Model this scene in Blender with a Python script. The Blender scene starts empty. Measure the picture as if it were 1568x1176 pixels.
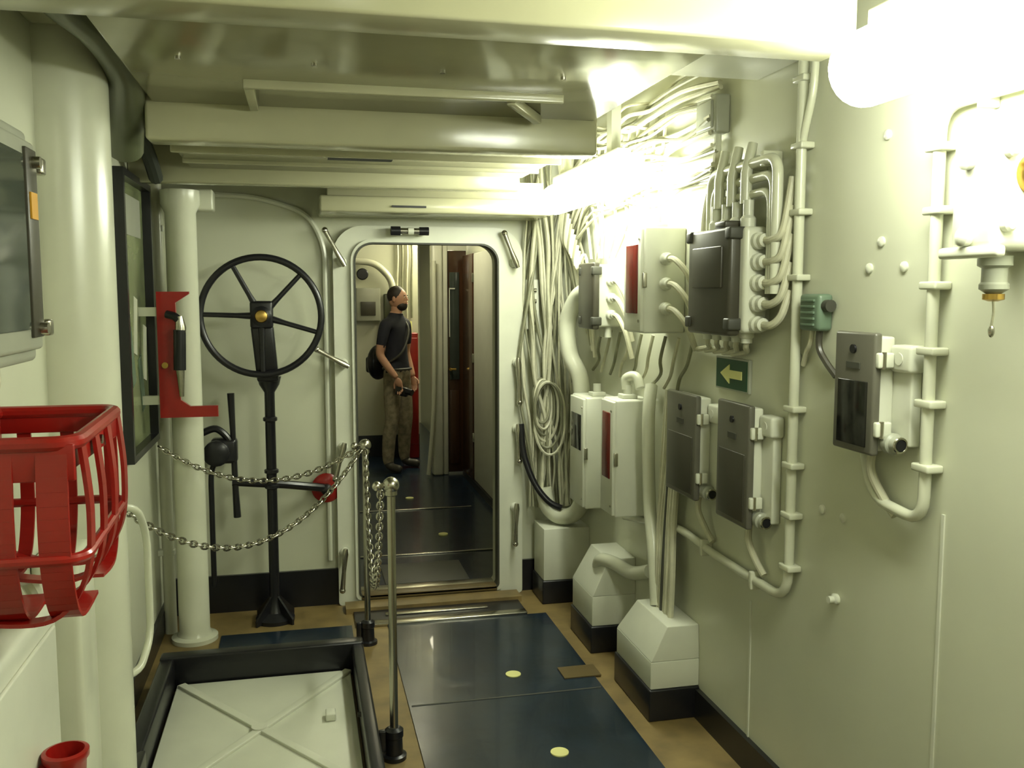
import bpy, bmesh, math, random
from mathutils import Vector, Matrix
random.seed(7)
sc=bpy.context.scene
try:
    sc.view_settings.view_transform='Standard'
    sc.view_settings.look='None'
except Exception: pass

# ------------------------------------------------------------ materials
def mat(name,col,rough=.45,metal=0,emit=None,es=0,noise=0,bump=0,scale=8,coat=0,trans=0,alpha=1):
    m=bpy.data.materials.new(name);m.use_nodes=True
    nt=m.node_tree;b=nt.nodes['Principled BSDF']
    b.inputs['Base Color'].default_value=(*col,1)
    b.inputs['Roughness'].default_value=rough
    b.inputs['Metallic'].default_value=metal
    b.inputs['Coat Weight'].default_value=coat
    b.inputs['Transmission Weight'].default_value=trans
    b.inputs['Alpha'].default_value=alpha
    if emit:
        b.inputs['Emission Color'].default_value=(*emit,1);b.inputs['Emission Strength'].default_value=es
    if noise or bump:
        tc=nt.nodes.new('ShaderNodeTexCoord')
        n=nt.nodes.new('ShaderNodeTexNoise');n.inputs['Scale'].default_value=scale;n.inputs['Detail'].default_value=4
        nt.links.new(tc.outputs['Object'],n.inputs['Vector'])
        if noise:
            r=nt.nodes.new('ShaderNodeValToRGB')
            r.color_ramp.elements[0].position=.3;r.color_ramp.elements[1].position=.7
            r.color_ramp.elements[0].color=(*[c*(1-noise) for c in col],1)
            r.color_ramp.elements[1].color=(*[min(1,c*(1+noise*.5)) for c in col],1)
            nt.links.new(n.outputs['Fac'],r.inputs['Fac']);nt.links.new(r.outputs['Color'],b.inputs['Base Color'])
        if bump:
            bp=nt.nodes.new('ShaderNodeBump');bp.inputs['Strength'].default_value=bump;bp.inputs['Distance'].default_value=.02
            nt.links.new(n.outputs['Fac'],bp.inputs['Height']);nt.links.new(bp.outputs['Normal'],b.inputs['Normal'])
    return m
CREAM=(.56,.57,.44)
M_wall=mat('wall_paint',CREAM,.30,noise=.06,bump=.14,scale=2.2)
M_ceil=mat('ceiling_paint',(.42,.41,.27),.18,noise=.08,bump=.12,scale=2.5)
M_ceil_shaded=mat('ceiling_paint_shaded',(.29,.28,.165),.13,noise=.12,bump=.14,scale=2.5)  # ceiling paint with the shading between beams put into a darker colour
M_white=mat('cream_enamel',(.63,.64,.53),.3,noise=.04,scale=9)
M_pipe=mat('pipe_paint',(.59,.60,.47),.25,noise=.05,scale=6)
M_cable=mat('cable_paint',(.53,.52,.38),.5,noise=.15,scale=20)
M_cable2=mat('cable_paint_shaded',(.22,.22,.14),.5,noise=.15,scale=20)  # darker cable colour carries the shadow inside the bundles
M_black=mat('black_paint',(.010,.010,.012),.3,noise=.2,scale=10)
M_dark=mat('dark_gap',(.02,.025,.018),.6,noise=.1)
M_olive=mat('olive_paint_and_shade',(.09,.10,.055),.3,noise=.15,scale=4)  # olive colour; on the corner duct it carries the recess shadow
M_gray=mat('box_grey',(.11,.105,.08),.35,noise=.08,scale=12)
M_gray2=mat('box_grey_light',(.33,.34,.27),.35,noise=.06,scale=12)
M_brown=mat('lid_brown',(.050,.046,.032),.35,noise=.1,scale=12)
M_blackglass=mat('label_black',(.01,.01,.008),.12,noise=.1)
M_redwin=mat('red_label',(.14,.013,.008),.25,noise=.15)
M_red=mat('red_paint',(.30,.008,.005),.32,noise=.15,scale=8,coat=.2)
M_red2=mat('red_locker_paint',(.24,.009,.005),.35,noise=.15,scale=8)
M_steel=mat('steel',(.50,.48,.40),.25,1,noise=.08,scale=14)
M_brass=mat('brass',(.55,.36,.10),.3,1,noise=.1)
M_deckplate=mat('deck_plate_brown',(.12,.085,.03),.4,noise=.1)
M_green=mat('grey_green',(.13,.19,.13),.4,noise=.08)
M_sign=mat('sign_green',(.01,.06,.025),.35,noise=.1)
M_yellow=mat('sign_yellow',(.72,.70,.28),.4,noise=.05)
M_orange=mat('orange_sticker',(.6,.30,.02),.4,noise=.05)
M_tan=mat('deck_tan',(.22,.155,.058),.45,noise=.35,scale=7)
M_blue=mat('deck_blue',(.009,.019,.033),.24,noise=.4,bump=.10,scale=5,coat=.1)
M_lid=mat('hatch_lid_paint',(.60,.61,.50),.35,noise=.06,scale=5)
M_tube=mat('lamp_tube',(1,1,.9),.4,emit=(.96,1,.82),es=44)
M_tube2=mat('lamp_tube_rear',(1,1,.9),.4,emit=(1,1,.80),es=10)
M_tube3=mat('lamp_tube_far',(1,1,.9),.4,emit=(1,.94,.68),es=48)
M_skin=mat('skin',(.50,.27,.17),.5,noise=.06)
M_hair=mat('hair',(.018,.012,.008),.6,noise=.2,scale=40)
M_shirt=mat('shirt_black',(.010,.011,.020),.8,noise=.2,scale=20)
M_pants=mat('trousers_camo',(.27,.23,.15),.85,noise=.4,scale=22)
M_shoe=mat('boots',(.05,.045,.035),.5,noise=.1)
M_paper=mat('chart_paper',(.20,.23,.11),.2,noise=.5,scale=5)
M_wood=mat('door_brown',(.060,.028,.014),.2,noise=.2,scale=3)
M_glass=mat('glass_dark',(.05,.06,.05),.08,noise=.1)
M_rubber=mat('rubber_dark',(.05,.05,.038),.5,noise=.1)

# ------------------------------------------------------------ builder
class B:
    def __init__(s,name):
        s.name=name;s.bm=bmesh.new();s.mats=[]
    def mi(s,m):
        if m not in s.mats:s.mats.append(m)
        return s.mats.index(m)
    def _assign(s,faces,m):
        i=s.mi(m)
        for f in faces:f.material_index=i
    def hexa(s,P,m,bev=0):
        vs=[s.bm.verts.new(p) for p in P]
        fs=[s.bm.faces.new([vs[i] for i in q]) for q in((0,3,2,1),(4,5,6,7),(0,1,5,4),(1,2,6,5),(2,3,7,6),(3,0,4,7))]
        s._assign(fs,m)
        if bev>0:
            es=list({e for f in fs for e in f.edges})
            bmesh.ops.bevel(s.bm,geom=es,offset=bev,segments=3,profile=.5,affect='EDGES',material=s.mi(m))
        return s
    def box(s,x0,x1,y0,y1,z0,z1,m,bev=0):
        return s.hexa([(x0,y0,z0),(x1,y0,z0),(x1,y1,z0),(x0,y1,z0),(x0,y0,z1),(x1,y0,z1),(x1,y1,z1),(x0,y1,z1)],m,bev)
    def obox(s,c,size,rot,m,bev=0):
        R=Matrix.Rotation(rot[2],3,'Z')@Matrix.Rotation(rot[1],3,'Y')@Matrix.Rotation(rot[0],3,'X')
        c=Vector(c);hx,hy,hz=[a/2 for a in size]
        P=[c+R@Vector(p) for p in((-hx,-hy,-hz),(hx,-hy,-hz),(hx,hy,-hz),(-hx,hy,-hz),(-hx,-hy,hz),(hx,-hy,hz),(hx,hy,hz),(-hx,hy,hz))]
        return s.hexa(P,m,bev)
    def sweep(s,pts,radii,m,seg=10,closed=False,flat=None):
        pts=[Vector(p) for p in pts];n=len(pts)
        rings=[];up=None
        for i,p in enumerate(pts):
            if closed:d=pts[(i+1)%n]-pts[i-1]
            else:d=pts[min(i+1,n-1)]-pts[max(i-1,0)]
            if d.length<1e-9:d=Vector((0,0,1))
            d.normalize()
            if up is None:
                a=Vector((0,0,1)) if abs(d.z)<.9 else Vector((1,0,0))
                up=(a-d*a.dot(d)).normalized()
            else:
                up=(up-d*up.dot(d))
                up=up.normalized() if up.length>1e-6 else Vector((1,0,0))
            sd=d.cross(up)
            r=radii[i] if isinstance(radii,(list,tuple)) else radii
            rings.append([s.bm.verts.new(p+(up*math.cos(2*math.pi*k/seg)+sd*math.sin(2*math.pi*k/seg))*r) for k in range(seg)])
        fs=[]
        rng=range(n) if closed else range(n-1)
        for i in rng:
            a=rings[i];b=rings[(i+1)%n]
            for k in range(seg):
                fs.append(s.bm.faces.new((a[k],a[(k+1)%seg],b[(k+1)%seg],b[k])))
        if not closed:
            fs.append(s.bm.faces.new(rings[0][::-1]));fs.append(s.bm.faces.new(rings[-1]))
        s._assign(fs,m);return s
    def tube(s,pts,r,m,seg=8,sub=6):
        return s.sweep(smooth(pts,sub),r,m,seg)
    def cyl(s,p0,p1,r,m,seg=20,r2=None):
        return s.sweep([p0,p1],[r,r if r2 is None else r2],m,seg)
    def lathe(s,base,axis,prof,m,seg=24):
        a=Vector(axis).normalized();b=Vector(base)
        q=Vector((0,0,1)) if abs(a.z)<.9 else Vector((1,0,0))
        u=(q-a*q.dot(a)).normalized();v=a.cross(u)
        rings=[[s.bm.verts.new(b+a*h+(u*math.cos(2*math.pi*k/seg)+v*math.sin(2*math.pi*k/seg))*max(r,1e-4)) for k in range(seg)] for r,h in prof]
        fs=[]
        for i in range(len(rings)-1):
            for k in range(seg):
                fs.append(s.bm.faces.new((rings[i][k],rings[i][(k+1)%seg],rings[i+1][(k+1)%seg],rings[i+1][k])))
        fs.append(s.bm.faces.new(rings[0][::-1]));fs.append(s.bm.faces.new(rings[-1]))
        s._assign(fs,m);return s
    def torus(s,c,axis,R,r,m,seg=32,sg=8):
        a=Vector(axis).normalized();q=Vector((0,0,1)) if abs(a.z)<.9 else Vector((1,0,0))
        u=(q-a*q.dot(a)).normalized();v=a.cross(u);c=Vector(c)
        return s.sweep([c+(u*math.cos(2*math.pi*k/seg)+v*math.sin(2*math.pi*k/seg))*R for k in range(seg)],r,m,sg,closed=True)
    def ell(s,c,rad,m,rot=None,seg=16):
        r=bmesh.ops.create_uvsphere(s.bm,u_segments=seg,v_segments=max(8,seg*2//3),radius=1)
        vs=r['verts'];R=rot or Matrix.Identity(3)
        for v in vs:v.co=Vector(c)+R@Vector((v.co.x*rad[0],v.co.y*rad[1],v.co.z*rad[2]))
        s._assign({f for v in vs for f in v.link_faces},m);return s
    def plate(s,outer,inner,axis,v0,v1,m):
        def to3(p,v):
            if axis==1:return (p[0],v,p[1])
            if axis==0:return (v,p[0],p[1])
            return (p[0],p[1],v)
        es=[]
        for loop in [outer]+([inner] if inner else []):
            vs=[s.bm.verts.new(to3(p,v0)) for p in loop]
            es+=[s.bm.edges.new((vs[i],vs[(i+1)%len(vs)])) for i in range(len(vs))]
        g=bmesh.ops.triangle_fill(s.bm,use_beauty=True,use_dissolve=False,edges=es)
        fs=[x for x in g['geom'] if isinstance(x,bmesh.types.BMFace)]
        s._assign(fs,m)
        e=bmesh.ops.extrude_face_region(s.bm,geom=fs,use_keep_orig=True)
        vv=[x for x in e['geom'] if isinstance(x,bmesh.types.BMVert)]
        d=v1-v0
        for v in vv:v.co[axis]+=d
        s._assign({f for v in vv for f in v.link_faces},m)
        return s
    def done(s,ang=35,xf=None,parent=None):
        bm=s.bm
        bmesh.ops.recalc_face_normals(bm,faces=bm.faces[:])
        for f in bm.faces:f.smooth=True
        for e in bm.edges:
            if len(e.link_faces)==2 and e.calc_face_angle(0)>math.radians(ang):e.smooth=False
        me=bpy.data.meshes.new(s.name);bm.to_mesh(me);bm.free()
        for m in s.mats:me.materials.append(m)
        o=bpy.data.objects.new(s.name,me);sc.collection.objects.link(o)
        if xf:o.matrix_world=xf
        if parent:o.parent=parent
        return o
def smooth(pts,sub=6):
    P=[Vector(p) for p in pts]
    if len(P)<3:return P
    out=[]
    for i in range(len(P)-1):
        a=P[max(i-1,0)];b=P[i];c=P[i+1];d=P[min(i+2,len(P)-1)]
        for k in range(sub):
            t=k/sub
            out.append(.5*((2*b)+(-a+c)*t+(2*a-5*b+4*c-d)*t*t+(-a+3*b-3*c+d)*t**3))
    out.append(P[-1]);return out
def rrect(x0,x1,z0,z1,r,n=8,rb=None):
    o=[];rb=r if rb is None else rb
    for cx,cz,a0,q in((x1-r,z1-r,0,r),(x0+r,z1-r,90,r),(x0+rb,z0+rb,180,rb),(x1-rb,z0+rb,270,rb)):
        for k in range(n+1):
            a=math.radians(a0+90*k/n);o.append((cx+q*math.cos(a),cz+q*math.sin(a)))
    return o
def fillet(pts,r=.05,n=5):
    P=[Vector(p) for p in pts];o=[P[0]]
    for i in range(1,len(P)-1):
        a=(P[i-1]-P[i]);b=(P[i+1]-P[i]);rr=min(r,a.length*.45,b.length*.45)
        A=P[i]+a.normalized()*rr;C=P[i]+b.normalized()*rr
        for k in range(n+1):
            t=k/n;o.append(A*(1-t)**2+P[i]*2*t*(1-t)+C*t*t)
    o.append(P[-1]);return o

XR=1.53;XL=-.72;YD=5.0;ZC=2.62
# ------------------------------------------------------------ shell
B('floor').box(XL-.1,XR+.1,-1.6,5.1,-.1,0,M_tan).done()
B('floor_far_room').box(-1.6,2.6,5.1,12.1,-.1,0,M_blue).done()
b=B('deck_covering')
b.box(.40,1.24,-1.4,4.58,.0,.006,M_blue)
b.box(-.42,-.08,4.12,4.62,.0,.006,M_blue)
b.box(-.08,.22,4.35,4.62,.0,.006,M_blue)
b.box(.41,1.23,2.29,2.30,.006,.0075,M_rubber);b.box(.41,1.23,3.62,3.63,.006,.0075,M_rubber)
for x,y in((.89,3.84),(.90,3.12)):
    b.cyl((x,y,.004),(x,y,.010),.034,M_yellow,24)
b.box(1.10,1.27,3.74,3.86,.005,.011,M_deckplate)
b.done()
B('wall_right').box(XR,XR+.1,-1.6,5.0,0,ZC,M_wall).done()
B('wall_left').box(XL-.1,XL,-1.6,5.0,0,ZC,M_wall).done()
B('wall_back').box(XL-.1,XR+.1,-1.7,-1.6,0,ZC,M_wall).done()
B('ceiling').box(XL-.1,XR+.1,-1.7,5.1,ZC,ZC+.1,M_ceil_shaded).done()
b=B('wall_front')
b.plate([(XL-.1,0),(XR+.1,0),(XR+.1,ZC),(XL-.1,ZC)],rrect(.28,1.06,.045,1.97,.10,8,.03),1,YD,YD+.1,M_wall);b.done()
b=B('door_1_frame')
b.plate(rrect(.17,1.20,.0,2.06,.16,8,.02),rrect(.28,1.06,.045,1.97,.10,8,.03),1,YD-.05,YD,M_white)
b.plate(rrect(.262,1.078,.03,1.988,.115,8,.03),rrect(.285,1.055,.05,1.965,.095,8,.03),1,YD-.070,YD-.05,M_white)
b.plate(rrect(.278,1.062,.043,1.972,.10,8,.03),rrect(.287,1.053,.052,1.963,.095,8,.025),1,YD-.075,YD-.0,M_rubber)
b.done()
b=B('baseboard_front')
b.box(XL,.17,YD-.02,YD,0,.20,M_black);b.box(1.20,XR,YD-.02,YD,0,.18,M_black);b.done()
B('baseboard_right').box(XR-.02,XR,-1.6,YD-.02,0,.12,M_black).done()
B('baseboard_left').box(XL,XL+.02,-1.6,YD-.02,0,.12,M_black).done()
b=B('trim_1_wall_seams')
for y,z0,z1 in((1.91,.12,1.16),(2.87,.12,.62)):
    b.box(XR-.004,XR,y-.005,y+.005,z0,z1,M_white)
b.box(XR-.003,XR,2.0,2.006,1.65,ZC,M_white)
b.done()
b=B('door_threshold')
b.box(.24,1.14,4.58,4.64,0,.018,M_steel,.005)
b.box(.24,1.14,4.64,4.80,0,.012,M_black)
b.box(.20,1.16,4.80,4.92,0,.03,M_tan)
b.box(.40,.95,4.70,4.74,.012,.02,M_steel,.003)
b.box(.29,1.05,5.0,5.09,.03,.056,M_steel,.005)
b.box(.29,1.05,4.925,5.0,.03,.060,M_deckplate,.005)
b.done()

# ------------------------------------------------------------ overhead duct trays / beams
b=B('overhead_duct_panels')
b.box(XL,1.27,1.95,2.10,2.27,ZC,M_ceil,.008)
b.box(-.46,1.05,2.10,3.24,2.32,2.40,M_ceil_shaded,.012)
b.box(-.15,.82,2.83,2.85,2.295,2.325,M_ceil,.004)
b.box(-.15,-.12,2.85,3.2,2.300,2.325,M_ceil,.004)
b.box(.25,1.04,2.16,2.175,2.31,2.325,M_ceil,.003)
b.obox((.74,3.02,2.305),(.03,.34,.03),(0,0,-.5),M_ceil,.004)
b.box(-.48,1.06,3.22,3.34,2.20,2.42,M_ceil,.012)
b.box(-.46,1.05,3.34,4.32,2.25,2.33,M_ceil_shaded,.01)
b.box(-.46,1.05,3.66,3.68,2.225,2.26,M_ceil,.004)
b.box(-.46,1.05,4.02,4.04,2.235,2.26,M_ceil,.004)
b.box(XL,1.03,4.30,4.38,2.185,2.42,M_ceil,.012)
b.box(XL,1.05,4.38,5.0,2.27,2.36,M_ceil_shaded,.006)
b.box(.10,1.28,4.60,4.98,2.10,2.18,M_ceil,.012)
b.box(.14,1.24,4.66,4.94,2.18,2.27,M_ceil)
b.box(.45,.62,4.59,4.6,2.125,2.135,M_black)
for x in (-.3,.05,.4,.75):
    b.cyl((x,2.60,2.312),(x,2.60,2.33),.008,M_steel,10)
b.box(.12,.38,3.82,3.88,2.244,2.252,M_dark)
b.done()
b=B('overhead_corner_duct')
b.box(XL,-.47,2.10,2.84,2.44,2.60,M_ceil,.02)
b.box(XL,-.47,3.2,4.3,2.50,2.60,M_olive,.01)
b.tube([(-.57,2.12,2.46),(-.57,2.5,2.44),(-.52,2.75,2.42),(-.50,3.0,2.38),(-.54,3.25,2.32),(-.58,3.45,2.20)],.06,M_olive,18)  # dark olive stands in for the shadowed recess here
b.tube([(-.62,3.4,2.45),(-.6,4.0,2.3),(-.6,4.28,2.2)],.03,M_dark,10)  # dark tube stands in for the shaded corner gap
b.done()
b=B('overhead_cable_duct')
b.box(1.18,XR,2.62,2.92,2.42,2.48,M_white,.008)
b.box(1.20,XR,2.64,2.66,2.48,ZC,M_white)
b.done()

# ------------------------------------------------------------ lamps
def lamp(name,x,y0,y1,z,r,m):
    b=B(name)
    n=10;prof=[]
    L=y1-y0
    for k in range(n+1):
        a=math.pi/2*k/n;prof.append((r*math.sin(a),r*.6*(1-math.cos(a))))
    for k in range(n+1):
        a=math.pi/2*(1-k/n);prof.append((r*math.sin(a),L-r*.6*(1-math.cos(a))))
    b.lathe((x,y0,z),(0,1,0),prof,m,24)
    b.box(x-.03,x+.03,y0+.1,y1-.1,z+r*.75,z+r*.75+.05,M_white,.005)
    b.box(x-.02,x+.02,y0+.2,y0+.26,z+r,min(ZC,z+.4),M_white)
    b.box(x-.02,x+.02,y1-.26,y1-.2,z+r,min(ZC,z+.4),M_white)
    return b.done()
lamp('fluorescent_lamp',1.25,.80,1.94,2.205,.085,M_tube)
lamp('fluorescent_lamp.001',1.27,3.42,4.58,2.175,.075,M_tube)
lamp('unseen_rear_lamp',.1,-1.2,0.2,2.45,.07,M_tube2)  # unseen lamp behind the camera, adds indirect light

# ------------------------------------------------------------ handwheel stand
b=B('handwheel_stand')
WX,WY,WZ=-.190,4.70,1.59
b.torus((WX,WY,WZ),(0,1,0),.290,.017,M_black,64,12)
for a in (118,47,178,-17,-90):
    a=math.radians(a);d=Vector((math.cos(a),0,math.sin(a)))
    c=Vector((WX,WY,WZ))
    b.sweep([c+d*.03,c+d*.12,c+d*.275],[.019,.013,.012],M_black,10)
b.box(WX-.055,WX+.055,WY-.02,WY+.1,WZ-.06,WZ+.075,M_black,.012)
b.lathe((WX,WY-.045,WZ),(0,1,0),[(.012,0),(.028,.004),(.034,.02),(.034,.03)],M_brass,20)
b.lathe((WX,WY-.03,WZ),(0,1,0),[(.03,0),(.05,.01),(.05,.03)],M_black,24)
b.hexa([(WX-.03,WY+.02,1.26),(WX+.075,WY+.02,1.26),(WX+.075,WY+.14,1.26),(WX-.03,WY+.14,1.26),(WX-.055,WY,1.54),(WX+.055,WY,1.54),(WX+.055,WY+.1,1.54),(WX-.055,WY+.1,1.54)],M_black,.012)
PX=-.165
b.lathe((PX,4.80,0),(0,0,1),[(.10,0),(.10,.02),(.05,.05),(.035,.09),(.026,.14),(.026,1.20),(.05,1.24),(.06,1.28)],M_black,24)
for k in range(4):
    a=math.radians(45+90*k);ca,sa=math.cos(a),math.sin(a)
    q=[]
    for h in ((.02,.0),(.14,.03)):
        for rr,o,i in((.02,-.006,0),(.13,-.006,1),(.13,.006,1),(.02,.006,0)):
            q.append((PX+ca*rr-sa*o,4.80+sa*rr+ca*o,h[i] if i==0 else h[1]))
    b.hexa(q,M_black)
for z in(.70,.78,1.05):
    b.lathe((PX,4.80,z),(0,0,1),[(.027,0),(.036,.005),(.036,.02),(.027,.025)],M_black)
b.sweep([(-.36,4.80,.745),(-.1,4.82,.715),(.10,4.93,.665)],[.022,.022,.022],M_black,10)
b.lathe((.115,4.985,.655),(0,-1,0),[(.080,0),(.080,.015),(.066,.025),(.03,.03),(.03,.05),(.012,.06)],M_red,28)
b.lathe((.115,4.945,.655),(0,-1,0),[(.030,0),(.030,.03),(.014,.04)],M_black,16)
b.sweep([(-.355,4.80,1.20),(-.35,4.80,1.0),(-.345,4.80,.70),(-.34,4.80,.56)],[.018,.014,.016,.019],M_black,10)
b.lathe((-.43,4.74,.90),(0,1,0),[(.05,0),(.065,.01),(.065,.05),(.04,.06),(.04,.24)],M_black,20)
b.box(-.46,-.33,4.78,4.86,.84,.97,M_black,.02)
b.tube([(-.50,4.80,1.0),(-.43,4.80,1.02),(-.37,4.80,.96),(-.36,4.8,.88)],.018,M_black,10)
b.tube([(-.465,4.82,.20),(-.465,4.82,.6),(-.46,4.82,.80),(-.42,4.82,.86)],.014,M_black,10)
b.done()

# ------------------------------------------------------------ left side
b=B('support_column')
b.lathe((-.545,4.62,0),(0,0,1),[(.11,0),(.11,.02),(.085,.03),(.073,.05),(.071,2.08),(.09,2.12),(.09,2.185)],M_pipe,28)
b.box(-.60,-.40,4.66,4.80,2.10,2.20,M_pipe,.01)
b.done()
b=B('vertical_pipe')
b.cyl((-.672,4.74,.0),(-.672,4.74,2.27),.030,M_pipe,16)
for z in(.4,1.2,2.0):
    b.box(-.72,-.64,4.72,4.76,z,z+.03,M_white,.004)
b.done()
b=B('vent_trunk')
b.lathe((-.70,3.02,0),(0,0,1),[(.15,0),(.15,ZC)],M_pipe,48)
b.box(XL,-.60,2.60,2.80,.0,1.0,M_pipe,.02)
b.done()
b=B('framed_chart')
b.plate([(3.91,1.01),(4.60,1.01),(4.60,2.20),(3.91,2.20)],[(3.94,1.04),(4.57,1.04),(4.57,2.17),(3.94,2.17)],0,XL,XL+.05,M_black)
b.box(XL,XL+.012,3.93,4.58,1.03,2.18,M_paper)
b.box(XL+.012,XL+.014,4.0,4.5,1.95,2.12,M_gray2)
for k in range(5):
    b.obox((XL+.014,4.05+.11*k,1.3+.13*(k%3)),(.003,.08,.25),(.5*(k%2)-.2,0,0),M_green if k%2 else M_wall)
b.done()
b=B('wall_access_panel')
b.box(XL,XL+.015,3.3,3.85,.25,.98,M_white,.005)
for y in(3.35,3.80):
    for z in(.3,.93):b.cyl((XL+.012,y,z),(XL+.022,y,z),.01,M_white,10)
b.done()
b=B('fire_nozzle_bracket')
b.plate([(-.63,1.71),(-.49,1.71),(-.49,1.70),(-.55,1.66),(-.54,1.22),(-.50,1.19),(-.38,1.19),(-.38,1.14),(-.63,1.14)],None,1,4.36,4.385,M_red)
b.box(-.72,-.62,4.37,4.40,1.2,1.24,M_pipe);b.box(-.72,-.62,4.37,4.40,1.6,1.64,M_pipe)
b.tube([(-.585,4.33,1.61),(-.55,4.32,1.60),(-.53,4.32,1.58)],.018,M_black,10)
b.sweep([(-.53,4.32,1.60),(-.525,4.32,1.55),(-.53,4.32,1.45),(-.535,4.32,1.40),(-.53,4.32,1.24)],[.016,.024,.019,.022,.010],M_steel,14)
b.sweep([(-.53,4.32,1.54),(-.535,4.32,1.36)],[.027,.027],M_black,14)
b.cyl((-.60,4.36,1.38),(-.60,4.34,1.38),.014,M_brass,12)
b.done()

# red basket
b=B('red_wire_basket')
zt=1.42;zb=1.07
y0,y1=1.84,2.36;x0,x1=-.70,-.42
def rail(z,o,r):
    b.sweep(fillet([(x0,y0-o,z),(x1+o,y0-o,z),(x1+o-.02,y1+o,z),(x0,y1+o,z)],.05),r,M_red,10)
rail(zt,0,.015);rail(1.20,.010,.011)
b.sweep([(x0,y0,zt),(x0,y1,zt)],.013,M_red,10)
def strip(p,w,ax):
    P=smooth(p,6);w=Vector(ax)*w/2;t=.004
    for i in range(len(P)-1):
        a,c=P[i],P[i+1];d=(c-a).normalized();n=d.cross(Vector(ax)).normalized()*t
        b.hexa([a-w-n,a+w-n,a+w+n,a-w+n,c-w-n,c+w-n,c+w+n,c-w+n],M_red)
for i in range(4):
    y=y0+.05+(y1-y0-.10)*i/3;xx=x1-.004*i
    strip([(xx,y,zt),(xx+.012,y,1.28),(xx-.0,y,1.15),(xx-.06,y,zb),(x0+.10,y,zb),(x0,y,zb+.03)],.036,(0,1,0))
for i in range(3):
    x=x0+.05+.095*i
    strip([(x,y0,zt),(x,y0-.012,1.28),(x,y0,1.16),(x,y0+.06,zb),(x,y0+.2,zb)],.055,(1,0,0))
    strip([(x,y1,zt),(x,y1+.012,1.28),(x,y1,1.16),(x,y1-.06,zb),(x,y1-.2,zb)],.030,(1,0,0))
b.box(x0-.02,x0+.004,y0,y1,1.12,1.44,M_red,.003)
b.box(x0,x1,y0-.006,y0+.006,zt-.07,zt,M_red,.003)
b.box(x1-.022,x1-.010,y0+.02,y1-.02,zt-.055,zt,M_red,.003)
b.box(x0,x1-.02,y1-.006,y1+.006,zt-.05,zt,M_red,.003)
b.cyl((x1+.0,y0+.25,zt-.03),(x1-.03,y0+.25,zt-.03),.01,M_steel,10)
b.done()

b=B('gauge_cabinet')
b.box(XL,-.62,1.75,2.40,1.54,2.08,M_gray2,.015)
b.box(-.625,-.60,1.78,2.38,1.57,2.05,M_gray2,.01)
b.plate([(1.80,1.62),(2.26,1.62),(2.26,2.01),(1.80,2.01)],None,0,-.602,-.594,M_glass)
b.box(-.604,-.592,2.28,2.36,1.60,2.03,M_brown,.003)
b.box(-.594,-.588,2.29,2.34,1.87,1.93,M_orange)
for z in(1.62,2.0):
    b.cyl((-.60,2.33,z),(-.575,2.33,z),.014,M_steel,12)
    b.box(-.625,-.585,2.38,2.42,z-.02,z+.02,M_steel,.006)
b.tube([(-.66,2.1,1.55),(-.66,2.1,1.50),(-.68,2.1,1.47),(-.70,2.1,1.45)],.018,M_cable,10)
b.tube([(-.66,2.2,1.55),(-.66,2.2,1.50),(-.68,2.2,1.47),(-.70,2.2,1.44)],.014,M_cable,10)
b.done()
b=B('white_locker')
b.box(XL,-.63,1.9,2.50,0,.93,M_white,.03)
b.box(-.632,-.62,1.96,2.44,.08,.87,M_white,.006)
b.tube([(-.64,2.3,1.03),(-.63,2.32,.98),(-.66,2.34,.93),(-.68,2.35,.90)],.02,M_pipe,10)
b.done()
b=B('red_hose_nozzle_holder')
b.lathe((-.565,2.25,.40),(0,0,1),[(.028,0),(.035,.02),(.045,.20),(.052,.21),(.052,.225),(.042,.228),(.036,.18),(.01,.17)],M_red,28)
b.lathe((-.565,2.25,.575),(0,0,1),[(.038,0),(.001,.004)],M_black,24)
b.box(-.63,-.60,2.20,2.30,.42,.60,M_red,.005)
b.box(-.62,-.575,2.235,2.265,.56,.60,M_red,.004)
b.done()
b=B('grab_rail')
b.sweep(fillet([(-.72,3.44,.94),(-.60,3.50,.93),(-.585,3.60,.80),(-.585,3.60,.40),(-.60,3.42,.33),(-.72,3.36,.33)],.07),.014,M_pipe,12)
b.lathe((-.72,3.44,.94),(1,0,0),[(.035,0),(.035,.01),(.02,.014)],M_pipe,16)
b.lathe((-.72,3.36,.33),(1,0,0),[(.035,0),(.035,.01),(.02,.014)],M_pipe,16)
b.done()

# ------------------------------------------------------------ hatch
b=B('deck_hatch')
X0,X1,Y0,Y1=-.56,.19,2.05,4.00
b.box(X0-.06,X0,3.18,Y1+.06,0,.145,M_black,.01)
b.box(X0-.02,X0+.01,Y0-.08,3.20,0,.145,M_black,.006)
b.box(X1,X1+.05,Y0-.08,Y1+.06,0,.145,M_black,.01)
b.box(X0-.06,X1+.05,Y1,Y1+.07,0,.155,M_black,.01)
b.box(X0-.02,X1+.05,Y0-.08,Y0,0,.155,M_black,.01)
b.box(X0+.01,X1-.01,Y0,Y1-.01,.01,.035,M_lid,.004)
A=[((X0+.03),Y1-.03),(.17,3.00)];C=[(X1-.02,Y1-.03),(X0+.02,3.00)]
for (ax,ay),(bx,by) in(A,C,((.17,3.0),(-.2,2.5)),((X0+.02,3.0),(-.2,2.5))):
    d=Vector((bx-ax,by-ay,0));L=d.length;a=math.atan2(d.y,d.x)
    b.obox(((ax+bx)/2,(ay+by)/2,.040),(L,.035,.014),(0,0,a),M_lid,.003)
b.cyl((-.19,3.49,.036),(-.19,3.49,.052),.03,M_lid,16)
b.box(.06,.10,3.50,3.56,.035,.065,M_white,.006)
for y in(2.6,3.4):b.cyl((X1+.005,y,.10),(X1-.012,y,.10),.010,M_rubber,10)
b.done()

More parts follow.
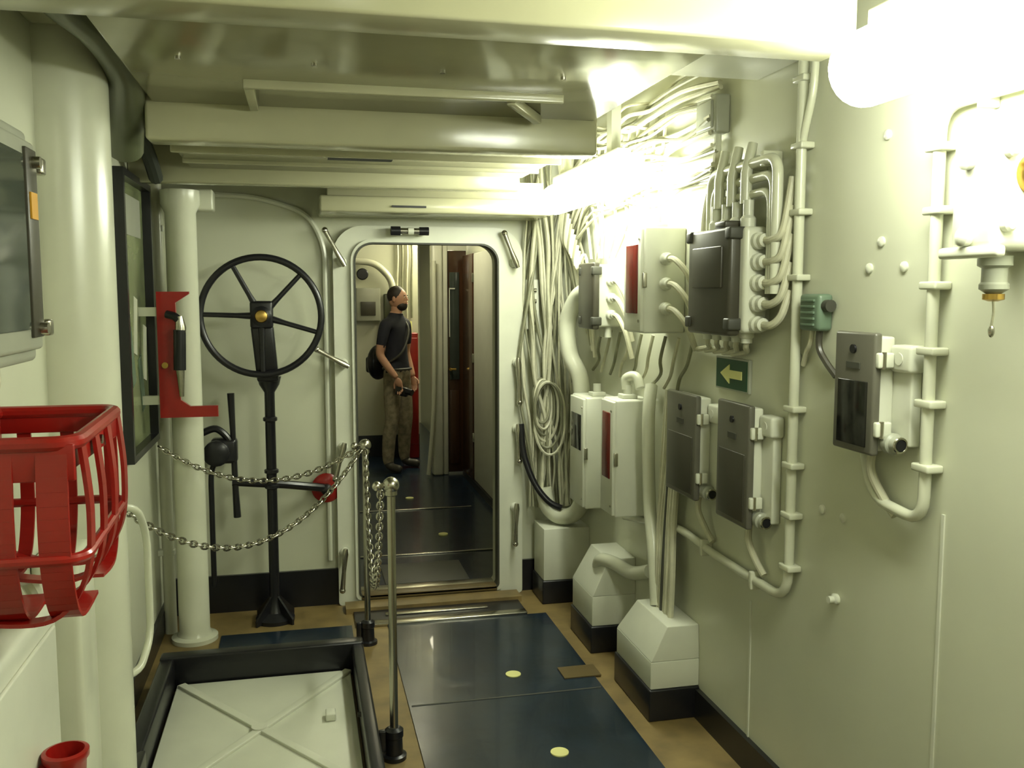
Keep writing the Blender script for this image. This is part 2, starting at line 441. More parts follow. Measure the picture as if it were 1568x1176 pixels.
# ------------------------------------------------------------ stanchions and chains
def stanchion(name,x,y,h,z0=0):
    b=B(name)
    b.lathe((x,y,z0),(0,0,1),[(.045,0),(.045,.015),(.032,.02),(.030,.08),(.034,.085),(.034,.11),(.02,.12)],M_black,20)
    b.lathe((x,y,z0+.11),(0,0,1),[(.015,0),(.015,h-.15),(.022,h-.145),(.022,h-.13),(.014,h-.125)],M_steel,16)
    b.ell((x,y,z0+h-.0),(.030,.030,.030),M_steel,seg=18)
    b.ell((x-.05,y,z0+h-.002),(.018,.018,.018),M_steel,seg=12)
    b.cyl((x-.05,y,z0+h),(x,y,z0+h),.009,M_steel,10)
    b.box(x-.055,x-.03,y-.012,y+.012,z0+.03,z0+.11,M_black,.004)
    return b.done()
stanchion('steel_stanchion',.30,3.23,1.02)
stanchion('steel_stanchion.001',.285,4.37,.98)
def chain(name,p0,p1,sag,link=.030):
    b=B(name);N=200
    P=[Vector(p0).lerp(Vector(p1),t/N)-Vector((0,0,sag*4*(t/N)*(1-t/N))) for t in range(N+1)]
    acc=0;nxt=0;k=0
    for i in range(N):
        seg=(P[i+1]-P[i]).length
        while acc+seg>=nxt:
            t=(nxt-acc)/seg if seg else 0
            c=P[i].lerp(P[i+1],t);d=(P[i+1]-P[i]).normalized()
            s=d.cross(Vector((0,0,1)));s=s.normalized() if s.length>.05 else Vector((1,0,0))
            n=s if k%2 else d.cross(s).normalized()
            w=d.cross(n).normalized()
            q=[]
            for j in range(12):
                a=2*math.pi*j/12
                q.append(c+d*(math.cos(a)*link*.62)+w*(math.sin(a)*link*.38))
            b.sweep(q,link*.15,M_steel,6,closed=True)
            k+=1;nxt+=link*.9
        acc+=seg
    return b.done(60)
chain('barrier_chain',(-.66,4.56,.97),(.26,4.37,.97),.16)
chain('barrier_chain.001',(-.70,3.60,.93),(.265,4.36,.96),.31)
chain('barrier_chain.002',(.285,4.34,.95),(.265,3.25,1.01),.50)

# ------------------------------------------------------------ door wall fittings
def dog(name,x,z,a,L=.16):
    b=B(name)
    d=Vector((math.cos(math.radians(a)),0,math.sin(math.radians(a))))
    c=Vector((x,YD-.05,z))
    b.lathe(c,(0,-1,0),[(.026,0),(.026,.02),(.018,.03),(.018,.05)],M_white,18)
    e=c+Vector((0,-.05,0))
    b.sweep([e-d*.03,e,e+d*L*.5,e+d*L],[.012,.017,.011,.014],M_steel,12)
    b.ell(e+d*L,(.017,.017,.017),M_steel,seg=10)
    return b.done()
dog('door_dog_lever',.215,1.87,118,.18)
dog('door_dog_lever.001',.215,1.33,150,.16)
dog('door_dog_lever.002',.205,.88,-105,.17)
dog('door_dog_lever.003',.205,.30,-95,.20)
dog('door_dog_lever.004',1.15,1.87,112,.17)
dog('door_dog_lever.005',1.165,1.32,-88,.22)
dog('door_dog_lever.006',1.155,.50,-92,.20)
dog('door_dog_lever.007',1.165,.95,-88,.18)
b=B('door_closer')
b.cyl((.47,4.88,2.03),(.67,4.88,2.03),.016,M_steel,16)
b.cyl((.47,4.88,2.03),(.52,4.88,2.03),.024,M_black,16);b.cyl((.62,4.88,2.03),(.67,4.88,2.03),.022,M_black,16)
b.box(.50,.53,4.88,4.96,2.01,2.05,M_white,.004);b.box(.62,.65,4.88,4.96,2.01,2.05,M_white,.004)
b.cyl((.56,4.875,2.03),(.59,4.875,2.03),.02,M_white,16)
b.done()
b=B('wall_trunking')
b.sweep(fillet([(-.72,4.985,2.22),(-.2,4.985,2.2),(.05,4.985,2.12),(.13,4.985,1.95),(.13,4.985,.25)],.25,10),.014,M_white,8)
b.box(1.22,1.30,4.96,4.998,1.50,1.78,M_white,.01)
for z in(1.54,1.60,1.66,1.72):b.cyl((1.24,4.955,z),(1.28,4.955,z),.012,M_steel,10)
b.done()

# ------------------------------------------------------------ right wall conduits
def conduit(name,pts,r=.016,clips=(),rad=.07,m=None):
    b=B(name)
    b.sweep(fillet(pts,rad),r,m or M_pipe,12)
    for (y,z,hor) in clips:
        if hor:b.box(XR-.048,XR,y-.010,y+.010,z-.032,z+.032,M_pipe,.005)
        else:b.box(XR-.048,XR,y-.032,y+.032,z-.010,z+.010,M_pipe,.005)
    return b.done()
xc=XR-.028
conduit('wall_conduit',[(xc,1.2,2.145),(xc,1.95,2.145),(xc,1.95,1.13),(xc,2.16,1.15),(xc,2.21,1.30)],.015,
   [(1.95,z,False) for z in(1.27,1.43,1.56,1.72,1.9,2.05)]+[(1.6,2.145,True),(1.8,2.145,True)],.07)
conduit('wall_conduit.001',[(xc,2.58,2.62),(xc,2.58,.72),(xc,3.1,.72),(xc,3.45,.74),(xc,4.1,.63)],.016,
   [(2.58,z,False) for z in(.83,1.0,1.16,1.34,1.75,1.95,2.15,2.35)]+[(2.8,.72,True),(3.2,.725,True)],.10)
conduit('wall_conduit.002',[(xc-.0,2.50,2.62),(xc,2.52,2.3),(xc,2.58,2.15),(xc,2.58,1.9)],.012,[],.05)

def phonebox(name,xf,y0,y1,z0,z1,lid=M_gray,panel=M_blackglass):
    b=B(name);h=z1-z0
    b.box(xf+.022,XR-.03,y0+.012,y1-.012,z0+.01,z1-.01,M_white,.008)
    b.box(xf,xf+.024,y0,y1,z0,z1,lid,.008)
    b.box(xf-.004,xf+.002,y0+.025,y1-.025,z0+.02,z0+h*.60,panel,.002)
    b.cyl((xf-.006,(y0+y1)/2,z1-h*.14),(xf+.002,(y0+y1)/2,z1-h*.14),.012,M_black,12)
    b.box(xf-.003,xf+.002,(y0+y1)/2-.03,(y0+y1)/2+.03,z1-h*.30,z1-h*.25,M_rubber)
    for z in(z0+h*.22,z0+h*.78):
        b.box(xf+.004,xf+.05,y0-.014,y0+.004,z-.02,z+.02,M_white,.005)
        b.cyl((xf+.02,y0-.012,z-.022),(xf+.02,y0-.012,z+.022),.006,M_steel,8)
    b.box(XR-.032,XR,y0-.06,y1-.0,z0+.03,z1-.08,M_white,.006)
    b.box(XR-.05,XR,y0-.075,y0+.01,z1-.10,z1-.03,M_white,.01)
    b.cyl((XR-.052,y0-.03,z1-.065),(XR-.03,y0-.03,z1-.065),.016,M_white,14)
    b.lathe(((xf+XR)/2,y0-.005,z0+.035),(0,-1,0),[(.028,0),(.028,.02),(.022,.025),(.02,.045)],M_gray2,18)
    b.lathe(((xf+XR)/2,y0-.049,z0+.035),(0,-1,0),[(.014,0),(.014,.004)],M_black,14)
    b.torus(((xf+XR)/2,y0-.05,z0+.035),(0,1,0),.018,.004,M_steel,18,6)
    b.tube([((xf+XR)/2,y0+.06,z0+.02),((xf+XR)/2,y0+.07,z0-.05),(XR-.03,y0+.04,z0-.12),(XR-.02,y0+.0,z0-.16)],.012,M_cable,10)
    return b.done()
phonebox('telephone_box',1.43,2.07,2.25,1.28,1.60)
phonebox('telephone_box.001',1.44,2.75,2.99,.91,1.33,M_gray,M_brown)
phonebox('telephone_box.002',1.43,3.15,3.43,.92,1.32,M_gray,M_brown)

def cabinet(name,xf,y0,y1,z0,z1,win,wz0,wz1,m=M_white):
    b=B(name)
    b.box(xf,XR,y0,y1,z0,z1,m,.010)
    b.box(xf-.012,xf+.006,y0+.008,y1-.008,z0+.008,z1-.008,m,.005)
    b.box(xf-.017,xf-.008,y0+.04,y1-.04,wz0,wz1,win,.003)
    b.box(xf-.008,xf+.01,y0-.008,y0+.004,(z0+z1)/2-.03,(z0+z1)/2+.03,M_steel,.003)
    for z in(z0+.05,z1-.05):b.cyl((xf-.016,y0+.025,z),(xf-.01,y0+.025,z),.006,M_steel,10)
    b.box(xf+.05,xf+.12,y0+.05,y0+.12,z1,z1+.02,m,.004)
    b.cyl((xf+.085,y0+.085,z1+.02),(xf+.085,y0+.085,z1+.06),.02,m,14)
    return b
b=cabinet('alarm_cabinet',1.35,3.81,3.99,.70,1.23,M_redwin,.87,1.17)
b.tube([(1.43,3.9,1.27),(1.43,3.9,1.32),(1.46,3.86,1.33),(1.47,3.83,1.28)],.022,M_pipe,12);b.done()
b=cabinet('alarm_cabinet.001',1.36,4.28,4.52,.63,1.19,M_blackglass,.92,1.10);b.done()
b=cabinet('alarm_cabinet.002',1.35,3.49,3.70,1.54,1.97,M_redwin,1.62,1.90)
for i in range(3):
    z=1.62+.10*i
    b.lathe((1.44,3.49,z+.02),(0,-1,0),[(.026,0),(.026,.02),(.018,.028),(.018,.05)],M_white,16)
    b.tube([(1.44,3.45,z+.02),(1.44,3.38,z+.01),(1.47,3.33,z-.05),(1.51,3.34,z-.14)],.012,M_cable,8)
b.done()
b=B('switch_box')
b.box(1.385,XR,4.19,4.40,1.54,1.84,M_white,.012)
b.box(1.355,1.39,4.17,4.41,1.53,1.85,M_brown,.01)
for z in(1.57,1.81):
    for y in(4.18,4.38):b.box(1.35,1.40,y-.015,y+.015,z-.02,z+.02,M_rubber,.006)
for i in range(3):
    z=1.60+.08*i
    b.lathe((1.45,4.19,z),(0,-1,0),[(.024,0),(.024,.03),(.016,.035),(.016,.06)],M_white,14)
    b.tube([(1.45,4.14,z),(1.45,4.08,z-.01),(1.47,4.03,z-.08),(1.50,4.02,z-.2)],.012,M_cable,8)
for i in range(3):
    b.cyl((1.45,4.22+.06*i,1.54),(1.45,4.22+.06*i,1.49),.018,M_white,12)
b.done()
b=B('junction_box')
b.box(1.415,1.50,2.76,3.16,1.57,1.92,M_white,.015)
b.box(1.375,1.42,2.79,3.12,1.56,1.92,M_brown,.012)
b.box(1.368,1.378,2.84,3.07,1.72,1.86,M_brown,.004)
for z in(1.60,1.90):
    for y in(2.80,3.11):
        b.box(1.37,1.43,y-.022,y+.022,z-.02,z+.02,M_rubber,.007)
b.box(1.39,1.47,2.86,2.94,1.92,1.945,M_brown,.006)
b.box(1.48,XR,2.80,3.12,1.60,1.88,M_white)
for i in range(5):
    z=1.60+.068*i
    b.lathe((1.46,2.76,z),(0,-1,0),[(.028,0),(.028,.02),(.022,.028),(.022,.05),(.016,.055)],M_white,16)
    b.tube([(1.46,2.71,z),(1.46,2.66,z+.0),(1.475,2.625,z+.03),(1.50,2.62,z+.11+.02*i)],.013,M_cable,10)
for i in range(5):
    y=2.82+.075*i
    b.lathe((1.46,y,1.57),(0,0,-1),[(.024,0),(.024,.015),(.018,.02),(.018,.035)],M_white,14)
    b.tube([(1.46,y,1.54),(1.465,y+.015,1.52),(1.50,y+.08,1.50),(1.51,y+.20,1.485)],.010,M_cable,8)
for i in range(4):
    y=2.83+.08*i
    b.lathe((1.46,y,1.92),(0,0,1),[(.026,0),(.026,.03),(.018,.04),(.018,.09)],M_white,14)
b.done()
b=B('pipe_manifold')
for r,zz,o in((.018,2.13,0),(.016,2.08,.03),(.014,2.03,.06)):
    b.sweep(fillet([(1.47,2.66+o*.6,1.70),(1.47,2.66+o*.6,zz),(1.48,3.16-o,zz),(1.48,3.16-o,1.90)],.06),r,M_pipe,12)
for i in range(3):
    y=2.85+.1*i
    b.sweep([(1.46,y,2.0),(1.46,y,2.10),(1.48,y,2.2)],[.02,.02,.016],M_pipe,12)
for y in(2.75,2.85,2.95,3.05):b.box(1.46,XR,y-.012,y+.012,2.11,2.16,M_pipe,.004)
b.done()
b=B('small_terminal_box')
b.box(1.47,XR,3.12,3.29,2.28,2.42,M_gray2,.01);b.box(1.462,1.475,3.14,3.27,2.30,2.40,M_gray2,.005)
b.cyl((1.50,3.16,2.28),(1.50,3.16,2.22),.014,M_white,10)
b.tube([(1.50,3.16,2.24),(1.50,3.18,2.15),(1.5,3.25,2.0),(1.515,3.3,1.8)],.014,M_cable,8)
b.done()
b=B('push_button_box')
b.box(1.48,XR,2.42,2.53,1.59,1.70,M_green,.012)
for i in range(5):b.box(1.474,1.484,2.44,2.51,1.605+.018*i,1.612+.018*i,M_green,.001)
b.cyl((1.505,2.42,1.665),(1.505,2.395,1.665),.018,M_rubber,14)
b.tube([(1.505,2.45,1.60),(1.505,2.45,1.54),(1.51,2.42,1.50),(1.52,2.38,1.46)],.010,M_brown,8)
b.tube([(1.505,2.49,1.60),(1.505,2.50,1.55),(1.51,2.53,1.52),(1.52,2.56,1.48)],.008,M_cable,8)
b.done()
b=B('exit_arrow_sign')
xs=XR-.012
b.box(xs,XR,2.91,3.17,1.350,1.470,M_gray2,.002)
b.box(xs-.003,xs+.002,2.92,3.16,1.357,1.463,M_sign)
b.box(xs-.006,xs-.002,2.955,3.05,1.395,1.425,M_yellow)
b.hexa([(xs-.006,3.05,1.375),(xs-.002,3.05,1.375),(xs-.002,3.12,1.409),(xs-.006,3.12,1.409),(xs-.006,3.05,1.445),(xs-.002,3.05,1.445),(xs-.002,3.12,1.411),(xs-.006,3.12,1.411)],M_yellow)
b.done()
b=B('bulkhead_sounder')
b.box(1.385,XR,1.62,1.76,1.79,2.04,M_white,.02)
b.box(1.375,1.40,1.60,1.78,1.775,1.80,M_white,.008)
b.box(1.40,1.50,1.64,1.74,2.03,2.08,M_white,.015)
b.lathe((1.475,1.62,1.945),(0,-1,0),[(.045,0),(.045,.02),(.038,.03),(.036,.05)],M_brass,28)
b.lathe((1.475,1.575,1.945),(0,-1,0),[(.026,0),(.024,.01),(.01,.018)],M_black,20)
for z in(1.82,1.98):b.lathe((1.385,1.70,z),(-1,0,0),[(.02,0),(.02,.015),(.012,.02)],M_white,14)
for z in(1.84,1.99):b.lathe((1.41,1.62,z),(0,-1,0),[(.014,0),(.014,.015),(.009,.02)],M_white,12)
b.lathe((1.45,1.69,1.78),(0,0,-1),[(.035,0),(.035,.02),(.026,.025),(.026,.055),(.03,.06),(.03,.07),(.015,.08)],M_gray2,20)
b.lathe((1.45,1.69,1.70),(0,0,-1),[(.022,0),(.022,.012),(.01,.016)],M_brass,16)
b.tube([(1.45,1.69,1.685),(1.452,1.69,1.66),(1.448,1.69,1.63)],.003,M_steel,6)
b.ell((1.449,1.69,1.62),(.007,.007,.014),M_steel,seg=8)
b.done()
b=B('wall_studs')
for y,z in((2.19,2.12),(2.25,1.77),(2.10,1.77),(2.36,.80),(2.33,1.05),(2.44,1.05),(2.2,1.84),(2.6,1.5),(2.9,1.15)):
    b.lathe((XR,y,z),(-1,0,0),[(.014,0),(.014,.006),(.008,.01)],M_white,12)
b.lathe((XR,2.35,.80),(-1,0,0),[(.016,0),(.016,.01),(.011,.015),(.011,.03)],M_white,14)
b.done()

# ------------------------------------------------------------ low trunks
def trunk(name,xf,y0,y1,zt,slope,zb=.13):
    b=B(name)
    b.box(xf,XR,y0,y1,0,zb,M_black,.006)
    xt=xf+slope
    zm=zb+(zt-zb)*.45 if slope else zt-.01
    b.box(xf+.008,XR,y0+.008,y1-.008,zb,zm,M_white,.004)
    if slope:
        dy=(y1-y0)*.15
        b.hexa([(xf+.008,y0+.008,zm),(XR,y0+.008,zm),(XR,y1-.008,zm),(xf+.008,y1-.008,zm),(xt,y0+dy*.3,zt),(XR,y0+dy*.3,zt),(XR,y1-dy,zt),(xt,y1-dy,zt)],M_white,.004)
    return b
b=trunk('cable_trunk',1.315,3.28,3.70,.38,.08);b.done()
b=trunk('cable_trunk.001',1.305,4.00,4.34,.45,.09)
b.tube([(1.39,4.15,.38),(1.38,4.08,.43),(1.41,3.98,.44),(1.45,3.85,.43),(1.48,3.7,.48)],.032,M_pipe,14);b.done()
b=trunk('cable_trunk.002',1.26,4.72,4.95,.43,0);b.done()

# ------------------------------------------------------------ large pipes near the door
b=B('bent_service_pipe')
b.tube([(1.44,4.50,1.72),(1.41,4.60,1.68),(1.38,4.68,1.55),(1.39,4.66,1.38),(1.43,4.60,1.25),(1.44,4.58,1.0),(1.44,4.58,.75)],.045,M_pipe,18)
b.tube([(1.30,4.86,.62),(1.32,4.84,.52),(1.38,4.80,.47),(1.45,4.74,.50),(1.48,4.68,.62),(1.48,4.66,.85)],.045,M_pipe,18)
b.tube([(1.18,4.90,.98),(1.19,4.88,.82),(1.24,4.84,.66),(1.31,4.80,.56),(1.38,4.78,.52)],.018,M_black,12)
b.torus((1.43,4.59,1.15),(0,0,1),.046,.008,M_pipe,24,6)
b.done()
b=B('cable_bundle')
for i in range(30):
    x=1.225+.0095*i+random.uniform(-.01,.01)
    y=4.975-random.uniform(0,.05)
    pts=[]
    zz=2.45
    for k in range(9):
        pts.append((x+random.uniform(-.022,.022)+(.05*math.sin(k*.9+i*.4))*(.8 if i%3 else .2)+max(0,k-5)*.004,y-random.uniform(0,.04),zz-k*(1.95/8)))
    pts=[(min(1.5,p[0]),p[1],p[2]) for p in pts]
    b.tube(pts,random.choice([.006,.007,.009,.012]),M_cable2 if i%3==1 else M_cable,6,5)
for i in range(6):
    cx=1.30+.008*i;cz=1.08-.02*i;r=.06+.010*i
    q=[]
    for j in range(30):
        a=2*math.pi*j/30
        q.append((cx+.75*r*math.cos(a),4.91-.006*i+.02*math.sin(a+i),cz+1.6*r*math.sin(a)+(.05 if math.sin(a)>0 else 0)))
    b.sweep(q,.008,M_cable if i%2 else M_cable2,6,closed=True)
b.done()
b=B('cable_bundle.001')
for i in range(20):
    z=2.52-.022*i
    p=[(1.50-random.uniform(0,.05),4.95,z-.05-random.uniform(0,.3))]
    for k in range(1,7):
        p.append((1.505-random.uniform(0,.05),4.95-k*.30,z+random.uniform(-.03,.03)))
    b.tube(p,random.choice([.006,.008,.010]),M_cable2 if i%4==1 else M_cable,6,5)
for i in range(12):
    y=4.85-.11*i
    b.tube([(1.50,y,2.45),(1.49,y+.03,2.25),(1.50,y+random.uniform(-.1,.1),2.05),(1.505,y+random.uniform(-.12,.12),1.88)],.008,M_cable,6,5)
for i in range(12):
    y=4.93-.03*i
    b.tube([(1.42,y,2.25-.03*i),(1.40,y-.02,2.05-.02*i),(1.45,y+random.uniform(-.04,.04),1.88),(1.49,y-.05,1.70-.03*i)],.009,M_cable if i%3 else M_cable2,6,6)
b.done()
b=B('cable_bundle.002')
for i in range(9):
    y=3.36+.022*i
    b.tube([(1.50,y+.06,1.30),(1.49,y+random.uniform(-.02,.02)+.06,1.05),(1.48,y+.08+random.uniform(-.015,.015),.75),(1.46,y+.05,.55),(1.45,y+.04,.36)],random.choice([.008,.010,.013]),M_cable if i!=4 else M_rubber,7,5)
for i in range(9):
    y=3.34+.14*i
    b.tube([(1.50,y,1.52),(1.49,y+.03,1.42),(1.50,y+.09+random.uniform(-.05,.05),1.36),(1.505,y+.16,1.30)],.008,M_cable if i%2 else M_cable2,6,5)
b.tube([(1.49,3.75,1.30),(1.46,3.70,1.15),(1.47,3.70,.80),(1.46,3.62,.6),(1.45,3.55,.38)],.028,M_pipe,12)
b.done()

# ------------------------------------------------------------ room beyond
B('wall_far_back').box(-1.6,1.20,9.6,9.7,0,2.5,M_wall).done()
B('wall_far_left').box(-1.7,-1.6,5.1,12.1,0,2.5,M_wall).done()
B('wall_far_right').box(1.52,1.62,5.1,12.1,0,2.5,M_wall).done()
B('wall_far_end').box(-1.6,2.6,12.0,12.1,0,2.5,M_wall).done()
B('ceiling_far_room').box(-1.7,2.6,5.1,12.1,2.4,2.5,M_ceil).done()
B('baseboard_far').box(-1.6,1.20,9.58,9.6,0,.22,M_black).done()
b=B('far_door_post')
b.box(1.18,1.28,8.4,8.55,0,2.4,M_white,.02);b.box(1.28,1.33,8.43,8.55,0,2.4,M_white,.01)
b.tube([(1.13,8.38,.02),(1.17,8.36,.5),(1.19,8.35,1.2),(1.19,8.35,2.0)],.02,M_pipe,10)
b.done()
b=B('brown_door')
b.box(1.33,1.51,8.46,8.50,.02,2.1,M_wood,.006)
b.box(1.35,1.44,8.45,8.465,.9,1.9,M_glass,.003);b.box(1.35,1.44,8.45,8.465,.1,.8,M_wood,.003)
b.box(1.345,1.352,8.44,8.46,1.3,1.75,M_white);b.box(1.345,1.40,8.44,8.46,1.742,1.755,M_white)
b.cyl((1.35,8.46,1.0),(1.35,8.40,1.0),.015,M_brass,10);b.cyl((1.35,8.40,1.0),(1.40,8.40,1.0),.01,M_brass,10)
b.box(1.33,1.51,8.44,8.46,2.1,2.4,M_white,.004)
b.done()
b=B('hinged_door_leaf')
b.box(1.465,1.515,6.4,7.85,.06,2.05,M_white,.01)
b.box(1.455,1.515,7.86,8.35,.02,2.05,M_wood,.006)
b.box(1.45,1.515,6.4,8.35,0,.06,M_black)
for z in(.4,1.1,1.8):b.box(1.45,1.515,7.83,7.88,z,z+.08,M_steel,.004)
b.done()
b=B('red_fire_locker')
b.box(1.00,1.17,9.38,9.57,.0,1.30,M_red2,.01);b.box(1.01,1.16,9.365,9.385,.15,1.25,M_red2,.006)
b.cyl((1.05,9.36,.7),(1.05,9.34,.7),.015,M_steel,10)
b.cyl((1.08,9.40,1.30),(1.08,9.40,1.42),.03,M_yellow,14)
b.done()
b=B('wall_fittings_far')
b.box(.55,.80,9.50,9.60,1.42,1.76,M_gray2,.01);b.box(.60,.75,9.49,9.50,1.48,1.62,M_brown,.002)
b.lathe((.62,9.5,1.90),(0,-1,0),[(.06,0),(.06,.03),(.05,.04)],M_black,20)
for i in range(4):
    x=.98+.05*i
    b.tube([(x,9.57,2.4),(x+.01,9.57,2.1),(x,9.57,1.8),(x,9.57,1.45)],.012,M_cable2 if i%2 else M_cable,8)
b.sweep(fillet([(.2,9.5,2.05),(.75,9.5,2.02),(.92,9.5,1.85),(.95,9.5,1.4)],.1),.035,M_pipe,14)
b.box(.84,.97,9.52,9.6,1.30,1.70,M_olive,.01)
b.box(-.2,.5,9.55,9.6,1.2,1.24,M_pipe)
b.done()
b=B('overhead_sign_strip')
b.box(.62,.95,7.0,7.03,2.07,2.11,M_orange,.003);b.box(.55,1.02,7.0,7.04,2.11,2.4,M_white,.004)
b.done()
b=B('deck_strips_far')
for y in(5.85,7.1,):
    b.box(.3,1.3,y-.012,y+.012,.0,.008,M_steel,.002)
for x,y in((.95,6.3),(.85,7.5)):b.cyl((x,y,.0),(x,y,.008),.034,M_yellow,20)
b.box(.45,.95,5.25,5.65,.0,.006,M_rubber,.002)
b.done()
lamp('fluorescent_lamp.003',1.42,8.9,10.2,2.3,.05,M_tube3)
lamp('hidden_fill_lamp',.9,7.25,8.0,2.31,.035,M_tube3)  # lamp added out of view to brighten the cream wall and post

# ------------------------------------------------------------ the man
def man():
    J={'pel':(0,.0,.96,.135,.105),'wai':(0,.0,1.08,.125,.095),'che':(0,.0,1.28,.150,.11),'upc':(0,.01,1.40,.130,.09),'nb':(0,.01,1.485,.062,.06),'nk':(0,-.005,1.56,.055,.055)}
    for s,k in((-1,'r'),(1,'l')):
        J['hip'+k]=(s*.085,0,.88,.092,.098)
        J['thi'+k]=(s*.105,-.01,.70,.088,.090)
        J['kne'+k]=(s*.125,-.02,.50,.072,.074)
        J['cal'+k]=(s*.14,.01,.34,.070,.072)
        J['ank'+k]=(s*.145,.02,.11,.060,.062)
        J['hee'+k]=(s*.15,.0,.05,.045,.045)
        J['toe'+k]=(s*.17,-.15,.038,.042,.034)
        J['sho'+k]=(s*.175,.01,1.42,.066,.062)
        J['uar'+k]=(s*.215,.02,1.28,.056,.055)
        J['elb'+k]=(s*.235,.045,1.13,.042,.042)
    J['farr']=(-.225,-.04,1.02,.040,.038);J['wrir']=(-.205,-.13,.91,.027,.025)
    J['farl']=(.225,-.0,1.01,.040,.038);J['wril']=(.20,-.06,.89,.027,.025)
    E=[('pel','wai'),('wai','che'),('che','upc'),('upc','nb'),('nb','nk')]
    for k in 'rl':
        E+=[('pel','hip'+k),('hip'+k,'thi'+k),('thi'+k,'kne'+k),('kne'+k,'cal'+k),('cal'+k,'ank'+k),('ank'+k,'hee'+k),('hee'+k,'toe'+k),
            ('upc','sho'+k),('sho'+k,'uar'+k),('uar'+k,'elb'+k),('elb'+k,'far'+k),('far'+k,'wri'+k)]
    names=list(J)
    me=bpy.data.meshes.new('tmp_body')
    me.from_pydata([J[n][:3] for n in names],[(names.index(a),names.index(c)) for a,c in E],[])
    ob=bpy.data.objects.new('tmp_body',me);sc.collection.objects.link(ob)
    ob.modifiers.new('s','SKIN')
    for i,n in enumerate(names):
        sv=me.skin_vertices[0].data[i];sv.radius=(J[n][3],J[n][4]);sv.use_root=(n=='pel')
    ob.modifiers['s'].use_smooth_shade=True
    u=ob.modifiers.new('u','SUBSURF');u.levels=2;u.render_levels=2
    dg=bpy.context.evaluated_depsgraph_get()
    em=bpy.data.meshes.new_from_object(ob.evaluated_get(dg))
    b=B('man_standing')
    for m in(M_shirt,M_pants,M_skin,M_shoe):b.mi(m)
    b.bm.from_mesh(em)
    bpy.data.objects.remove(ob)
    bones=[(a,c) for a,c in E]
    def cat(p):
        best=None;bd=9
        for a,c in bones:
            A=Vector(J[a][:3]);C=Vector(J[c][:3]);d=C-A;t=max(0,min(1,(p-A).dot(d)/d.length_squared))
            dist=(p-(A+d*t)).length-(J[a][3]*(1-t)+J[c][3]*t)
            if dist<bd:bd=dist;best=(a,c,t)
        a,c,t=best
        if a[:3] in('elb','far'):return 2
        if a[:3]=='uar':return 0 if t<.45 else 2
        if c=='nk':return 2
        if a[:3] in('hee',) or (a[:3]=='ank'):return 3
        if p.z>.97:return 0
        return 1
    for f in b.bm.faces:f.material_index=cat(f.calc_center_median())
    R=Matrix.Rotation(math.radians(8),3,'Z')
    H=Vector((0,-.02,1.655))
    def hp(x,y,z):return H+R@Vector((x,y,z))
    b.ell(H,(.074,.092,.108),M_skin,R,24)
    b.ell(hp(0,-.03,-.055),(.055,.058,.058),M_skin,R,18)
    b.ell(hp(0,.018,.03),(.081,.090,.093),M_hair,R,22)
    b.ell(hp(0,-.036,-.068),(.058,.058,.050),M_hair,R,18)
    b.ell(hp(0,-.052,-.035),(.046,.046,.028),M_skin,R,14)
    b.hexa([hp(-.014,-.085,-.02),hp(.014,-.085,-.02),hp(.010,-.080,.0),hp(-.010,-.080,.0),hp(-.006,-.112,-.018),hp(.006,-.112,-.018),hp(.004,-.088,.03),hp(-.004,-.088,.03)],M_skin,.002)
    for s in(-1,1):
        b.ell(hp(s*.03,-.083,.012),(.012,.006,.006),M_white,R,8)
        b.ell(hp(s*.03,-.088,.012),(.005,.004,.005),M_hair,R,8)
        b.ell(hp(s*.03,-.084,.030),(.018,.007,.004),M_hair,R,8)
        b.ell(hp(s*.076,.008,-.005),(.010,.018,.028),M_skin,R,12)
    b.ell(hp(0,-.098,-.050),(.020,.006,.005),mat('lips',(.35,.12,.09),.5),R,10)
    b.sweep([(0,.01,1.47),(0,.0,1.52),(0,-.01,1.58)],[.068,.055,.055],M_skin,18)
    b.torus((0,.008,1.497),(0,.15,1),.064,.009,M_shirt,24,8)
    for s,w,d in((-1,Vector((-.205,-.13,.91)),Vector((.10,-.28,-.95))),(1,Vector((.20,-.06,.89)),Vector((-.15,-.25,-.95)))):
        d=d.normalized();side=d.cross(Vector((s,0,0))).normalized()
        nrm=d.cross(side).normalized()
        Rm=Matrix((side,nrm,d)).transposed()
        b.ell(w+d*.045,(.040,.018,.052),M_skin,Rm,14)
        for j,L in enumerate((.066,.078,.072,.056)):
            r0=w+d*.082+side*(.027-.018*j)
            q=[r0-d*.02,r0+d*L*.4+nrm*s*.006,r0+d*L*.72+nrm*s*.02,r0+d*L*.9+nrm*s*.036]
            b.sweep(q,[.009,.0088,.008,.006],M_skin,8)
        b.sweep([w+d*.025+side*.030,w+d*.055+side*.052,w+d*.085+side*.056+nrm*s*.012],[.011,.010,.007],M_skin,8)
    b.obox((-.185,-.17,.79),(.05,.12,.085),(.2,0,.1),M_black,.01)
    b.cyl((-.185,-.22,.79),(-.185,-.28,.78),.03,M_black,14)
    b.ell((-.02,.20,1.04),(.15,.085,.17),M_black,None,18)
    b.box(-.12,.08,.21,.29,.94,1.10,M_black,.03)
    b.tube([(.13,.10,1.10),(.15,.10,1.36),(.10,.02,1.475),(.04,-.11,1.36),(-.10,-.12,1.15),(-.15,.05,1.02)],.012,M_rubber,8)
    b.torus((0,0,.985),(0,0,1),.135,.012,M_shoe,28,8)
    xf=Matrix.Translation((.89,8.8,0.0))@Matrix.Rotation(math.radians(52),4,'Z')
    return b.done(50,xf)
man()

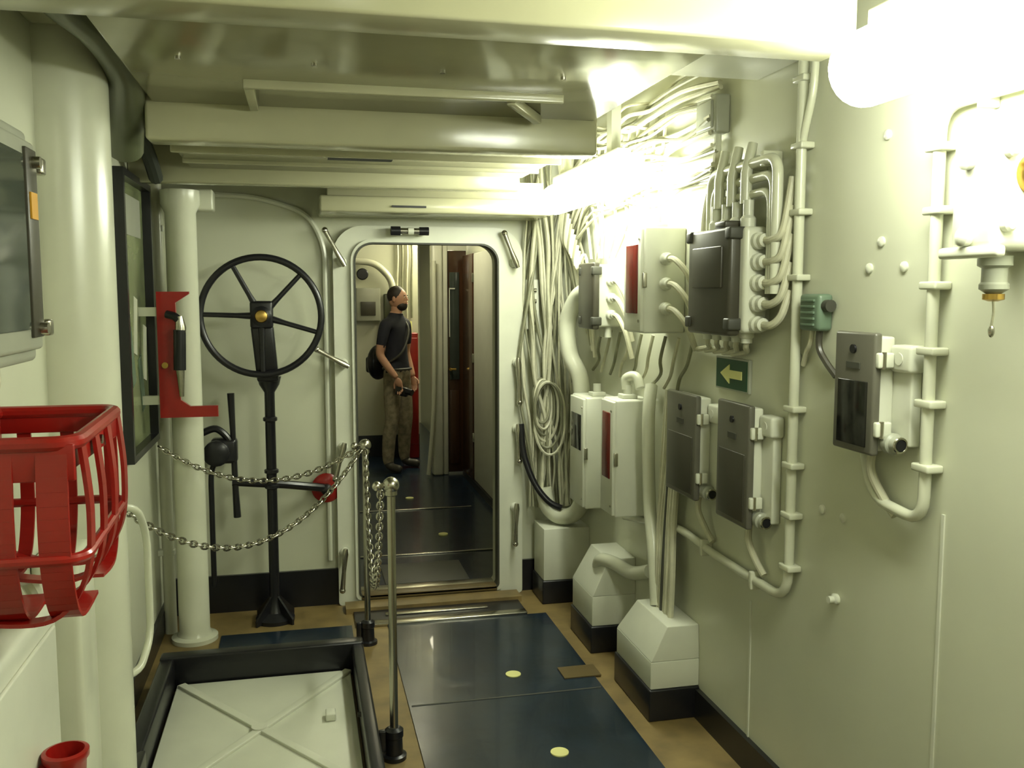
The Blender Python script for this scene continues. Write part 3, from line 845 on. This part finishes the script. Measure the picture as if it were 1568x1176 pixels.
# ------------------------------------------------------------ light & world
w=bpy.data.worlds.new('w');sc.world=w;w.use_nodes=True
w.node_tree.nodes['Background'].inputs[0].default_value=(.9,.9,.7,1)
w.node_tree.nodes['Background'].inputs[1].default_value=.05
cam=bpy.data.cameras.new('camera');co=bpy.data.objects.new('camera',cam);sc.collection.objects.link(co)
co.location=(0,0,1.70);co.rotation_euler=(math.radians(90-5.63),0,math.radians(-12.97))
cam.sensor_width=36;cam.lens=1400/1568*36;cam.clip_start=.05
sc.camera=co
